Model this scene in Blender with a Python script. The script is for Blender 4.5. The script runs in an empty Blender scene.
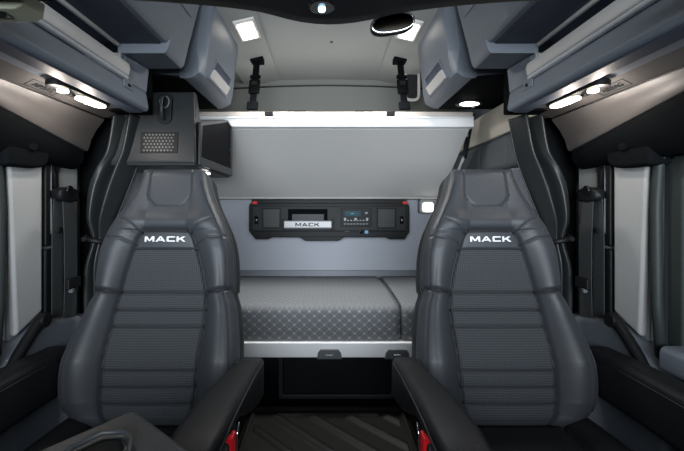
import bpy, bmesh, math, random
from mathutils import Vector, noise
random.seed(4)
C = bpy.context.scene.collection
H = 1.05                     # eye height above the cab floor; everything is built with the eye at z = 0, then raised
F, CX, CY = 360.0, 328.0, 207.0
PI = math.pi

# ------------------------------------------------------------------ materials
MATS = {}   # procedural materials by name
def mat(name, col, rough=.5, metal=0.0, bump=0.0, bscale=200.0, var=0.0, vscale=6.0, spec=.5, emit=None, es=0.0, coat=0.0, trans=0.0, detail=3.0):
    m = bpy.data.materials.new(name); m.use_nodes = True
    nt = m.node_tree; b = nt.nodes['Principled BSDF']
    b.inputs['Base Color'].default_value = (*col, 1)
    b.inputs['Roughness'].default_value = rough
    b.inputs['Metallic'].default_value = metal
    b.inputs['Specular IOR Level'].default_value = spec
    b.inputs['Coat Weight'].default_value = coat
    b.inputs['Transmission Weight'].default_value = trans
    if emit:
        b.inputs['Emission Color'].default_value = (*emit, 1)
        b.inputs['Emission Strength'].default_value = es
    tc = nt.nodes.new('ShaderNodeTexCoord')
    if bump:
        n = nt.nodes.new('ShaderNodeTexNoise'); n.inputs['Scale'].default_value = bscale; n.inputs['Detail'].default_value = detail
        bp = nt.nodes.new('ShaderNodeBump'); bp.inputs['Strength'].default_value = bump; bp.inputs['Distance'].default_value = .002
        nt.links.new(tc.outputs['Object'], n.inputs['Vector']); nt.links.new(n.outputs['Fac'], bp.inputs['Height'])
        nt.links.new(bp.outputs['Normal'], b.inputs['Normal'])
    if var:
        n2 = nt.nodes.new('ShaderNodeTexNoise'); n2.inputs['Scale'].default_value = vscale; n2.inputs['Detail'].default_value = 4
        mx = nt.nodes.new('ShaderNodeMix'); mx.data_type = 'RGBA'
        mx.inputs['A'].default_value = (*[c*(1-var) for c in col], 1); mx.inputs['B'].default_value = (*[min(1, c*(1+var)) for c in col], 1)
        nt.links.new(tc.outputs['Object'], n2.inputs['Vector']); nt.links.new(n2.outputs['Fac'], mx.inputs['Factor'])
        nt.links.new(mx.outputs['Result'], b.inputs['Base Color'])
    MATS[name] = m
    return m

def math_node(nt, op, a, b=None, c=None):
    n = nt.nodes.new('ShaderNodeMath'); n.operation = op
    for i, v in enumerate((a, b, c)):
        if v is None: continue
        if isinstance(v, (int, float)): n.inputs[i].default_value = v
        else: nt.links.new(v, n.inputs[i])
    return n.outputs[0]

LEATHER = mat('leather', (.038, .0425, .049), .44, bump=.35, bscale=420, var=.06, spec=.36)
LEATHER_SHADED = mat('leather_shaded', (.0085, .0095, .0115), .45, bump=.3, bscale=400, spec=.2)  # black leather, darkened further for the shade in the lower corners
STITCH = mat('stitching', (.22, .24, .26), .7)
GROOVE = mat('piping_black', (.012, .013, .015), .6)
LOGO = mat('embroidery_white', (.82, .84, .86), .6)
BLUEGREY = mat('blue_grey_plastic', (.165, .190, .225), .45, bump=.12, bscale=500, var=.03)
NAVY = mat('navy_plastic', (.040, .052, .080), .55, bump=.1, bscale=400)
BLACKP = mat('black_plastic', (.007, .008, .009), .45, bump=.15, bscale=500, spec=.2)
DARKP = mat('dark_grey_plastic', (.022, .025, .027), .40, bump=.15, bscale=500, spec=.28)
MATTE = mat('matte_black', (.005, .006, .007), .8, spec=.03)
CONSOLE = mat('console_black', (.010, .013, .015), .7, spec=.3)
GLOSS = mat('gloss_black', (.006, .006, .007), .08, coat=.4)
RAILGREY = mat('rail_grey', (.60, .59, .575), .38, var=.03)
RAILTRIM = mat('rail_trim_light', (.62, .65, .68), .3)
CEIL = mat('headliner_grey', (.32, .34, .338), .95, bump=.2, bscale=700, spec=.1, var=.02)
REARUP = mat('rear_panel_grey', (.20, .21, .195), .9, bump=.2, bscale=700, spec=.1)
BUNKB = mat('bunk_underside_grey', (.60, .595, .575), .85, bump=.15, bscale=600, spec=.15, var=.02)
WHITE = mat('satin_white', (.86, .87, .88), .35)
BEIGE = mat('beige_trim', (.60, .56, .48), .6)
GLOWRAIL = mat('warm_glow_strip', (.60, .54, .49), .6)  # warm glow on the wall behind the bunk, put into a strip's colour
WALLBL = mat('rear_wall_blue_grey', (.44, .465, .515), .7, bump=.1, bscale=600, spec=.25)
PAD = mat('padded_vinyl_grey', (.095, .105, .115), .6, bump=.2, bscale=300)
PILLAR = mat('pillar_grey', (.24, .255, .252), .5, bump=.05, bscale=500)
BOLSTER = mat('bolster_blue_grey', (.105, .122, .146), .5, bump=.1, bscale=400)
PILLARL = mat('pillar_panel_light', (.37, .378, .374), .5)
SEAL = mat('door_seal_green_grey', (.026, .032, .031), .5, spec=.25)
HEADER = mat('header_grey', (.085, .080, .078), .42, bump=.12, bscale=500)
CURT = mat('curtain_dark', (.018, .021, .022), .36, bump=.12, bscale=200, spec=.3)
WEB = mat('belt_webbing', (.040, .044, .046), .65, bump=.3, bscale=500, spec=.2)
CHROME = mat('chrome', (.75, .77, .8), .15, 1.0)
STEEL = mat('brushed_silver', (.42, .43, .44), .4, .2)
RED = mat('red_plastic', (.70, .015, .02), .35)
RUBBER = mat('rubber_mat_black', (.011, .011, .010), .55, bump=.2, bscale=300, spec=.25)
CARPET = mat('carpet_black', (.014, .014, .014), .95, bump=.6, bscale=600, spec=.1)
TINT = mat('tinted_glass', (.015, .020, .022), .06, coat=.3)
MIRROR = mat('mirror_glass', (.024, .022, .019), .12, 1.0)
LENS = mat('lamp_lens_warm', (.9, .85, .8), .4, emit=(1, .90, .78), es=4)
LENSB = mat('lamp_lens_spot', (.9, .88, .85), .4, emit=(1, .86, .62), es=12)
LENSC = mat('ceiling_lens', (.9, .9, .85), .4, emit=(1, .93, .82), es=5)
LENSW = mat('lamp_lens_white', (.9, .9, .9), .4, emit=(1, .97, .93), es=5)
LENSBLUE = mat('led_blue_white', (.6, .8, 1), .3, emit=(.45, .72, 1), es=4)
SCREEN = mat('display_blue', (.02, .05, .07), .2, emit=(.14, .26, .34), es=.22)
BTN = mat('button_print', (.42, .44, .46), .5)
BLUEBTN = mat('socket_blue', (.10, .28, .48), .35, emit=(.2, .5, .9), es=.12)
GREYTAB = mat('latch_grey', (.10, .11, .115), .5)
PADLT = mat('door_pad_grey', (.14, .16, .16), .7)

def fabric():
    m = mat('perforated_fabric', (.05, .056, .064), .75, spec=.25)
    nt = m.node_tree; b = nt.nodes['Principled BSDF']
    tc = nt.nodes.new('ShaderNodeTexCoord'); sp = nt.nodes.new('ShaderNodeSeparateXYZ')
    nt.links.new(tc.outputs['Object'], sp.inputs[0])
    w = 2*PI/.0068
    sx = math_node(nt, 'SINE', math_node(nt, 'MULTIPLY', sp.outputs['X'], w))
    sz = math_node(nt, 'SINE', math_node(nt, 'MULTIPLY', sp.outputs['Z'], w*.95))
    pr = math_node(nt, 'MULTIPLY_ADD', math_node(nt, 'ADD', sx, sz), .25, .5)
    mx = nt.nodes.new('ShaderNodeMix'); mx.data_type = 'RGBA'
    mx.inputs['A'].default_value = (.021, .0235, .027, 1); mx.inputs['B'].default_value = (.064, .071, .079, 1)
    nt.links.new(pr, mx.inputs['Factor']); nt.links.new(mx.outputs['Result'], b.inputs['Base Color'])
    bp = nt.nodes.new('ShaderNodeBump'); bp.inputs['Strength'].default_value = .6; bp.inputs['Distance'].default_value = .0015
    nt.links.new(pr, bp.inputs['Height']); nt.links.new(bp.outputs['Normal'], b.inputs['Normal'])
    return m
FABRIC = fabric()

def quilt():
    m = mat('mattress_ticking', (.13, .14, .15), .85, spec=.2)
    nt = m.node_tree; b = nt.nodes['Principled BSDF']
    tc = nt.nodes.new('ShaderNodeTexCoord'); sp = nt.nodes.new('ShaderNodeSeparateXYZ')
    nt.links.new(tc.outputs['Object'], sp.inputs[0])
    yz = math_node(nt, 'SUBTRACT', sp.outputs['Z'], sp.outputs['Y'])
    s = 1/.050
    nz = nt.nodes.new('ShaderNodeTexNoise'); nz.inputs['Scale'].default_value = 60; nt.links.new(tc.outputs['Object'], nz.inputs['Vector'])
    wob = math_node(nt, 'MULTIPLY_ADD', nz.outputs['Fac'], .22, -.11)
    p = math_node(nt, 'MULTIPLY', math_node(nt, 'ADD', sp.outputs['X'], math_node(nt, 'MULTIPLY', yz, 1.15)), s)
    q = math_node(nt, 'MULTIPLY', math_node(nt, 'SUBTRACT', sp.outputs['X'], math_node(nt, 'MULTIPLY', yz, 1.15)), s)
    p = math_node(nt, 'ADD', p, wob); q = math_node(nt, 'ADD', q, wob)
    def tri(v): return math_node(nt, 'ABSOLUTE', math_node(nt, 'SUBTRACT', math_node(nt, 'FRACT', v), .5))   # 0 at line
    tp, tq = tri(p), tri(q)
    lp = math_node(nt, 'SUBTRACT', 1, math_node(nt, 'MINIMUM', math_node(nt, 'MULTIPLY', tp, 9), 1))
    lq = math_node(nt, 'SUBTRACT', 1, math_node(nt, 'MINIMUM', math_node(nt, 'MULTIPLY', tq, 9), 1))
    dot = math_node(nt, 'SUBTRACT', 1, math_node(nt, 'MINIMUM', math_node(nt, 'MULTIPLY', math_node(nt, 'ADD', tp, tq), 3.6), 1))
    l = math_node(nt, 'MULTIPLY', math_node(nt, 'MAXIMUM', lp, lq), .28)
    f = math_node(nt, 'MINIMUM', math_node(nt, 'ADD', l, math_node(nt, 'MULTIPLY', dot, 1.0)), 1)
    fade = nt.nodes.new('ShaderNodeMapRange'); fade.inputs['From Min'].default_value = .140; fade.inputs['From Max'].default_value = .172; fade.inputs['To Min'].default_value = .85; fade.inputs['To Max'].default_value = .22
    nt.links.new(sp.outputs['Z'], fade.inputs['Value']); f = math_node(nt, 'MULTIPLY', f, fade.outputs[0])
    mx = nt.nodes.new('ShaderNodeMix'); mx.data_type = 'RGBA'
    mx.inputs['A'].default_value = (.165, .175, .185, 1); mx.inputs['B'].default_value = (.50, .52, .54, 1)
    nt.links.new(f, mx.inputs['Factor']); nt.links.new(mx.outputs['Result'], b.inputs['Base Color'])
    return m
QUILT = quilt()

def grille(name, pitch, hole, a, bcol):
    m = mat(name, a, .5)
    nt = m.node_tree; b = nt.nodes['Principled BSDF']
    tc = nt.nodes.new('ShaderNodeTexCoord'); sp = nt.nodes.new('ShaderNodeSeparateXYZ')
    nt.links.new(tc.outputs['Object'], sp.inputs[0])
    def tri(v): return math_node(nt, 'ABSOLUTE', math_node(nt, 'SUBTRACT', math_node(nt, 'FRACT', math_node(nt, 'MULTIPLY', v, 1/pitch)), .5))
    t = math_node(nt, 'LESS_THAN', math_node(nt, 'MAXIMUM', tri(sp.outputs['X']), tri(sp.outputs['Z'])), hole)
    mx = nt.nodes.new('ShaderNodeMix'); mx.data_type = 'RGBA'
    mx.inputs['A'].default_value = (*a, 1); mx.inputs['B'].default_value = (*bcol, 1)
    nt.links.new(t, mx.inputs['Factor']); nt.links.new(mx.outputs['Result'], b.inputs['Base Color'])
    return m
DOORBLK = mat('dark_glass_door', (.004, .004, .005), .55, spec=.04)
BRACK = mat('bracket_olive_beige', (.26, .27, .20), .6)
FASC = mat('fascia_charcoal', (.026, .030, .031), .5, bump=.1, bscale=400, spec=.2)
GRILLE = grille('speaker_mesh', .0165, .33, (.030, .034, .034), (.002, .002, .002))

# ------------------------------------------------------------------ mesh helpers
class M:
    def __init__(s): s.v = []; s.f = []
    def add(s, v, f):
        b = len(s.v); s.v += [tuple(p) for p in v]; s.f += [tuple(b+i for i in q) for q in f]; return s
    def box(s, x0, x1, y0, y1, z0, z1):
        if x0 > x1: x0, x1 = x1, x0
        v = [(x, y, z) for x in (x0, x1) for y in (y0, y1) for z in (z0, z1)]
        return s.add(v, [(0,1,3,2),(4,6,7,5),(0,4,5,1),(2,3,7,6),(0,2,6,4),(1,5,7,3)])
    def prism(s, pts, vec):
        n = len(pts); v = list(pts) + [tuple(a+b for a, b in zip(p, vec)) for p in pts]
        f = [tuple(range(n)), tuple(range(2*n-1, n-1, -1))] + [(i, (i+1) % n, n+(i+1) % n, n+i) for i in range(n)]
        return s.add(v, f)
    def loft(s, secs, cap=True):
        n = len(secs[0]); v = [p for q in secs for p in q]; f = []
        for k in range(len(secs)-1):
            for i in range(n):
                j = (i+1) % n; f.append((k*n+i, k*n+j, (k+1)*n+j, (k+1)*n+i))
        if cap:
            f.append(tuple(range(n))); f.append(tuple(range(len(v)-1, len(v)-n-1, -1)))
        return s.add(v, f)
    def tube(s, path, r, n=10, closed=False):
        P = [Vector(p) for p in path]; secs = []; N = len(P); up = None
        for i, p in enumerate(P):
            a = P[(i-1) % N] if (closed or i) else p; b = P[(i+1) % N] if (closed or i < N-1) else p
            t = (b-a).normalized()
            if up is None:
                up = Vector((0, 0, 1)) if abs(t.z) < .9 else Vector((1, 0, 0))
            u = (up - t*up.dot(t)).normalized(); w = t.cross(u); up = u
            rr = r[i] if isinstance(r, (list, tuple)) else r
            secs.append([tuple(p + u*rr*math.cos(2*PI*k/n) + w*rr*math.sin(2*PI*k/n)) for k in range(n)])
        if closed: secs.append(secs[0])
        return s.loft(secs, cap=not closed)
    def grid(s, rows):
        n = len(rows[0]); v = [p for r in rows for p in r]
        f = [(a*n+i, a*n+i+1, (a+1)*n+i+1, (a+1)*n+i) for a in range(len(rows)-1) for i in range(n-1)]
        return s.add(v, f)
    def disc(s, c, nrm, r, h, n=20, rx=None):
        nrm = Vector(nrm).normalized(); u = nrm.orthogonal().normalized(); w = nrm.cross(u); c = Vector(c)
        a = [c + u*r*math.cos(2*PI*k/n) + w*r*math.sin(2*PI*k/n) for k in range(n)]
        return s.prism([tuple(p) for p in a], tuple(nrm*h))

def build(name, mb, m, parent=None, bevel=0, smooth=True, seg=3, label=None, solid=0, sub=0):
    vs = mb.v
    root = parent
    while root is not None and root.parent is not None: root = root.parent
    if root is not None: o0 = Vector(root.location)
    else:
        lo = [min(v[i] for v in vs) for i in range(3)]; hi = [max(v[i] for v in vs) for i in range(3)]
        o0 = Vector(((lo[0]+hi[0])/2, (lo[1]+hi[1])/2, lo[2]))
    me = bpy.data.meshes.new(name)
    me.from_pydata([tuple(Vector(v)-o0) for v in vs], [], mb.f)
    bm = bmesh.new(); bm.from_mesh(me)
    bmesh.ops.recalc_face_normals(bm, faces=bm.faces)
    bm.to_mesh(me); bm.free()
    me.materials.append(m)
    o = bpy.data.objects.new(name, me); C.objects.link(o)
    if root is None: o.location = o0
    if parent is not None: o.parent = parent
    if smooth:
        for p in me.polygons: p.use_smooth = True
    if solid:
        d = o.modifiers.new('s', 'SOLIDIFY'); d.thickness = solid; d.offset = 0
    if bevel:
        b = o.modifiers.new('b', 'BEVEL'); b.width = bevel; b.segments = seg; b.limit_method = 'ANGLE'; b.angle_limit = .6; b.harden_normals = True
    if sub:
        u = o.modifiers.new('u', 'SUBSURF'); u.levels = u.render_levels = sub
    if label: o['label'] = label
    return o
def thing(name, label, cat, loc, group=None):
    o = bpy.data.objects.new(name, None); C.objects.link(o); o.location = loc; o.empty_display_size = .05
    o['label'] = label; o['category'] = cat
    if group: o['group'] = group
    return o
def tag(o, label, cat, group=None):
    o['label'] = label; o['category'] = cat
    if group: o['group'] = group
    return o
def struct(name, mb, m, bevel=0, **k):
    o = build(name, mb, m, None, bevel, **k); o['kind'] = 'structure'; return o
def BX(*a): return M().box(*a)
def lerp(tab, t):
    if t <= tab[0][0]: return tab[0][1]
    for (a, va), (b, vb) in zip(tab, tab[1:]):
        if t <= b: return va + (vb-va)*(t-a)/(b-a)
    return tab[-1][1]
def smooth_tab(tab, t):
    if t <= tab[0][0]: return tab[0][1]
    for i in range(len(tab)-1):
        a, va = tab[i]; b, vb = tab[i+1]
        if t <= b:
            m0 = (vb-tab[i-1][1])/(b-tab[i-1][0]) if i else (vb-va)/(b-a)
            m1 = (tab[i+2][1]-va)/(tab[i+2][0]-a) if i+2 < len(tab) else (vb-va)/(b-a)
            h = b-a; s = (t-a)/h
            return (2*s**3-3*s*s+1)*va+(s**3-2*s*s+s)*h*m0+(-2*s**3+3*s*s)*vb+(s**3-s*s)*h*m1
    return tab[-1][1]
def rrect(x0, x1, z0, z1, r, n=4):
    out = []
    for cx, cz, a0 in ((x1-r, z1-r, 0), (x0+r, z1-r, 90), (x0+r, z0+r, 180), (x1-r, z0+r, 270)):
        for k in range(n+1):
            a = math.radians(a0+90*k/n); out.append((cx+r*math.cos(a), cz+r*math.sin(a)))
    return out

# block letters, each a list of polygons in a unit cell
LET = {
 'M': (1.25, [[(0,0),(.22,0),(.22,1),(0,1)], [(1.03,0),(1.25,0),(1.25,1),(1.03,1)], [(.0,1),(.30,1),(.73,.12),(.52,.12)], [(1.25,1),(.95,1),(.52,.12),(.73,.12)]]),
 'A': (1.25, [[(0,0),(.25,0),(.74,1),(.50,1)], [(1.25,0),(1.0,0),(.51,1),(.75,1)], [(.28,.20),(.97,.20),(.89,.40),(.36,.40)]]),
 'C': (1.1, [[(0,.12),(.12,0),(.24,.2),(.24,.8),(.12,1),(0,.88)], [(.12,1),(1.05,1),(1.05,.78),(.12,.78)], [(.12,0),(1.05,0),(1.05,.22),(.12,.22)]]),
 'K': (1.15, [[(0,0),(.24,0),(.24,1),(0,1)], [(.24,.40),(.50,.40),(1.08,1),(.76,1),(.24,.55)], [(.35,.58),(.60,.66),(1.15,0),(.83,0)]]),
}
def word_mesh(txt, fn, height, width, depth=.0012, slant=0):
    """fn(u, v, d) maps word coords (centred, metres) to a point"""
    gap = .16; total = sum(LET[c][0] for c in txt) + gap*(len(txt)-1)
    mb = M(); x = 0; sx = width/total
    for c in txt:
        w, polys = LET[c]
        for p in polys:
            q = [((x+a)*sx - width/2, b*height - height/2) for a, b in p]
            fr = [fn(a, b, depth) for a, b in q]; bk = [fn(a, b, -.003) for a, b in q]
            n = len(q)
            mb.add(fr+bk, [tuple(range(n)), tuple(range(2*n-1, n-1, -1))]+[(i, (i+1) % n, n+(i+1) % n, n+i) for i in range(n)])
        x += w+gap
    return mb

# ================================================================== setting
struct('floor', BX(-1.15, 1.15, -.3, 2.7, -1.10, -1.05), CARPET)
# ceiling: flat lining curving gently down to the rear
rows = []
for j in range(25):
    y = .0 + 2.66*j/24
    z = .895 + .03*math.sin(PI*min(1, max(0, (y-.4)/2.2))) 
    rows.append([(-1.12+2.24*i/20, y, z+.02*math.cos(PI*(i/20-.5))) for i in range(21)])
mb = M().grid(rows)
struct('ceiling', mb, CEIL, solid=.02)
struct('wall_rear', BX(-1.12, 1.12, 2.60, 2.66, -1.05, .93), WALLBL)
# upper rear trim with a shallow arched top edge
pts = [(-.92, 0, .07)] + [(.92, 0, .07)] + [(.92-1.84*i/16, 0, .885+.025*math.sin(PI*i/16)) for i in range(17)]
mb = M().prism([(p[0], 2.555, p[2]) for p in pts], (0, .043, 0))
struct('trim_1', mb, REARUP, .008)
struct('trim_34', M().tube([(-.80+1.6*i/24, 2.553, .832+.03*math.sin(PI*i/24)) for i in range(25)], .006, 8), DARKP)
for s, nm in ((-1, 'left'), (1, 'right')):
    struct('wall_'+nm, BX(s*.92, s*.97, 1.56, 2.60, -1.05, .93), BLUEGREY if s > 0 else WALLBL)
    struct('trim_%d' % (32 if s < 0 else 33), BX(s*.90, s*1.055, 1.53, 1.555, -1.05, .93), MATTE)
    struct('wall_front_'+nm, BX(s*1.06, s*1.12, 1.16, 1.62, -1.05, .93), PILLAR)
    # ceiling side trims
    x0, x1 = s*.34, s*.485
    mb = M().prism([(s*.335, .65, .925), (s*.34, .65, .905), (s*.485, .65, .872), (s*.60, .65, .872), (s*.60, .65, .93)], (0, 1.93, 0))
    struct('trim_%d' % (2 if s < 0 else 3), mb, CEIL, .004)
    # upper side closure above the doors
    struct('wall_upper_'+nm, BX(s*1.00, s*1.12, -.1, 1.50, .34, .93), MATTE)
    # header panel above the door: long curved moulding
    def hsec(y):
        q = min(1, max(0, (1.42-y)/.50)); bx, bz = .955-.050*q, .235+.075*q
        return [(.755, .376), (.80, .386), (.85, .371), (.884, .354), (.886, .358), (.892, .356), (.894, .347), (.894+(bx-.894)*.5, .345+(bz-.345)*.34), (.894+(bx-.894)*.85, .345+(bz-.345)*.70), (bx, bz), (bx+.006, bz-.012), (bx+.03, bz-.015), (1.06, bz), (1.06, .42), (.755, .42)]
    secs = [[(s*px, y, pz) for px, pz in hsec(y)] for y in (.30, .6, .8, .92, 1.0, 1.1, 1.2, 1.3, 1.44)]
    struct('trim_%d' % (4 if s < 0 else 5), M().loft(secs), HEADER, .003)
    struct('trim_%d' % (30 if s < 0 else 31), M().tube([(s*.890, .3, .3515), (s*.890, 1.43, .3515)], .0028, 8), GROOVE)
    def dsec(y):
        q = min(1, max(0, (1.42-y)/.50)); bx, bz = .955-.050*q, .235+.075*q
        return [(bx+.012, bz-.010), (bx+.010, bz-.035), (.97, .175), (1.0, .150), (1.08, .150), (1.08, bz-.01)]
    secs = [[(s*px, y, pz) for px, pz in dsec(y)] for y in (.3, .6, .92, 1.1, 1.28, 1.43)]
    struct('trim_%d' % (6 if s < 0 else 7), M().loft(secs), MATTE, .006)
    # B pillar: lower grey cover with light panel
    mb = M().prism([(s*1.02, 1.145, -.43), (s*1.02, 1.47, -.48), (s*1.02, 1.47, .25), (s*1.02, 1.12, .25)], (s*.045, 0, 0))
    struct('trim_%d' % (8 if s < 0 else 9), mb, PILLAR, .008)
    mb = M().prism([(s*1.0, 1.155, -.42), (s*1.0, 1.265, -.365), (s*1.0, 1.265, .20), (s*1.0, 1.125, .20)], (s*.03, 0, 0))
    struct('trim_%d' % (10 if s < 0 else 11), mb, PILLARL, .012)
    # rounded black cap at the top of the pillar
    pr = [(1.26, .24), (1.25, .155), (1.23, .135), (1.19, .128), (1.08, .125), (1.08, .24)]
    struct('trim_%d' % (12 if s < 0 else 13), M().prism([(s*.965, y, z) for y, z in pr], (s*.07, 0, 0)), MATTE, .012)
    # lower pillar moulding, blue grey
    pr = [(1.50, -.44), (1.27, -.395), (1.22, -.40), (1.09, -.455), (1.02, -.50), (1.02, -1.05), (1.50, -1.05)]
    struct('trim_%d' % (14 if s < 0 else 15), M().prism([(s*.955, y, z) for y, z in pr], (s*.12, 0, 0)), BOLSTER, .022)
    # door seal
    path = [(s*1.01, 1.085, -.52), (s*1.01, 1.105, -.30), (s*1.01, 1.108, 0), (s*1.01, 1.10, .12), (s*1.01, 1.08, .22)]
    struct('trim_%d' % (16 if s < 0 else 17), M().tube(path, .015, 12), SEAL)
    # door with window
    k = 1 if s < 0 else 2
    d = struct('door_%d' % k, BX(s*1.035, s*1.10, .2, 1.10, -1.05, -.44), DARKP, .01)
    f = M().prism([(s*1.03, 1.095, -.5), (s*1.03, 1.095, .13), (s*1.03, 1.06, .17), (s*1.03, .95, .19), (s*1.03, .2, .19), (s*1.03, .2, .16), (s*1.03, .95, .155), (s*1.03, 1.02, .13), (s*1.03, 1.045, .08), (s*1.03, 1.045, -.5)], (s*.05, 0, 0))
    build('window_frame', f, SEAL, d, .008)
    build('armrest_pad', M().loft([[(s*(.955+a*1), y, z) for a, z in rrect(0, .08, -.475, -.40, .02)] for y in (.3, .9, 1.02, 1.04)]), BOLSTER, d, .004)
    build('lower_pad', M().loft([[(s*(.94+a*1), y, z) for a, z in rrect(0, .10, -.60, -.505, .03)] for y in (.3, .85, .98, 1.01)]), PADLT, d, .004)
    struct('window_%d' % k, BX(s*1.055, s*1.06, .2, 1.05, -.45, .17), TINT)
# sleeper side wall dressing, right and left
for s in (-1, 1):
    mb = M()
    # padded upper band with vertical seams, horizontal split
    rows = []
    for j in range(40):
        z = .195 + (.365-.195)*j/39
        r = []
        for i in range(90):
            y = 1.52 + 1.06*i/89
            e = min(z-.195, .365-z, .03); seam = min(abs(y-1.80), abs(y-2.12), .02)
            r.append((s*(.895 + .02*(1-e/.03)**2 + .012*(1-seam/.02)**2), y, z))
        rows.append(r)
    rows2 = [[(s*.92, p[1], p[2]) for p in r] for r in rows]
    mb.grid(rows)
    struct('trim_%d' % (18 if s < 0 else 19), mb, PAD, solid=.004)
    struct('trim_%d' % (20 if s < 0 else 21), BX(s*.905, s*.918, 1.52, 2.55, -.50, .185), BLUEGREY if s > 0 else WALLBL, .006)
    mb = M().prism([(s*.90, 1.52, .375), (s*.90, 2.55, .375), (s*.87, 2.55, .52), (s*.87, 1.52, .52)], (s*.03, 0, 0))
    struct('trim_%d' % (22 if s < 0 else 23), mb, BEIGE, .008)
# rounded corner and ledge on rear wall below the bunk line
mb = M().loft([[(x, 2.60, .06), (x, 2.575, .055), (x, 2.57, .035), (x, 2.585, -.10), (x, 2.59, -.30), (x, 2.56, -.40), (x, 2.55, -.45), (x, 2.60, -.46)] for x in (-.90, -.3, .3, .90)])
struct('trim_24', mb, WALLBL, .006)

# ================================================================== seats
YT = [(-.71, 1.138), (-.61, 1.150), (-.51, 1.168), (-.46, 1.190), (-.404, 1.220), (-.355, 1.244), (-.30, 1.262), (-.22, 1.272), (-.117, 1.282), (-.02, 1.298), (.10, 1.325), (.155, 1.336)]
YB = lambda z: smooth_tab(YT, z)
NRM = Vector((0, -1, .316)).normalized()
HW = [(-.71, .17), (-.685, .222), (-.65, .257), (-.60, .276), (-.53, .280), (-.46, .274), (-.40, .262), (-.34, .248), (-.300, .233), (-.275, .238), (-.21, .236), (-.152, .230), (-.085, .211), (-.022, .180), (.03, .153), (.07, .137), (.113, .124), (.150, .118)]
IH = [(-.71, .120), (-.66, .142), (-.61, .150), (-.53, .1535), (-.40, .156), (-.355, .155), (-.30, .149), (-.22, .132), (-.15, .112), (-.11, .099), (-.095, .090), (-.083, .074)]
ZT, ZB = .152, -.705
def seg_d(px, pz, a, b):
    ax, az = a; bx, bz = b; dx, dz = bx-ax, bz-az
    t = max(0, min(1, ((px-ax)*dx+(pz-az)*dz)/(dx*dx+dz*dz)))
    return math.hypot(px-ax-t*dx, pz-az-t*dz)
PATCH = [(.075, .140), (.078, .045), (.071, .028), (.048, .005), (0, .004)]
SH = [[(.093, -.090), (.120, -.062), (.165, -.040)], [(.108, -.135), (.150, -.115), (.215, -.105)]]
HS = [-.355, -.404, -.530, -.580, -.629]
def groove(d, w, dep): return -dep*math.exp(-(d/w)**2)
def back_depth(x, z):
    a = abs(x); hw = smooth_tab(HW, z); ih = lerp(IH, z)
    de = min(hw-a, ZT-z+.0, z-ZB)
    r = .040; d = 0
    if de < r: de = max(0, de); d -= r - math.sqrt(max(0, r*r-(r-de)**2))
    inside = a < ih and z < -.083
    if z < -.083 and not inside or z >= -.083:
        if z < -.083: t = (a-ih)/max(.02, hw-ih)
        else: t = max(0, (a-.074)/max(.02, hw-.074))
        amp = lerp([(-.70, .02), (-.62, .040), (-.50, .050), (-.33, .042), (-.27, .036), (-.15, .032), (-.06, .020), (.03, .008), (.14, 0)], z)
        k = min(1, max(0, t)); d += amp*math.sin(PI*min(.62, k*.9)) if k < .69 else amp*math.sin(PI*.62)
        if z >= -.083: d += .016*math.exp(-((z+.055)/.03)**2)*(1-k)
    if inside:
        d += .004*(1-(a/ih)**2)
        for zs in HS: d += groove(z-zs, .0040, .007)
        # pillow each horizontal fluted band
        bands = [-.300]+HS+[-.68]
        for u, v in zip(bands, bands[1:]):
            if v < z < u: d += .004*math.sin(PI*(z-v)/(u-v))**.6
        d += groove(z+.150, .0035, .006) + groove(z+.300, .0045, .009)
    # insert outline
    if z < -.05:
        if z < -.09: d += groove(a-ih, .0045, .016)
        else: d += groove(math.hypot(max(0, a-.074), z+.083) if a > .074 else abs(z+.083), .0055, .014)
    if a > ih and z < -.2:
        t = (a-ih)/max(.02, hw-ih); d += groove(z-(-.300+.012*t), .0065, .015)
    for p, q in zip(PATCH, PATCH[1:]):
        if z > -.02: 
            dd = seg_d(a, z, p, q)
            if dd < .02: d += groove(dd, .0032, .0045)
    for L in SH:
        dd = min(seg_d(a, z, p, q) for p, q in zip(L, L[1:]))
        if dd < .02: d += groove(dd, .0040, .0045)
    return d
def seat_pt(cx, x, z, d):
    return (cx+x, YB(z)+NRM.y*d, z+NRM.z*d)

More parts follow.
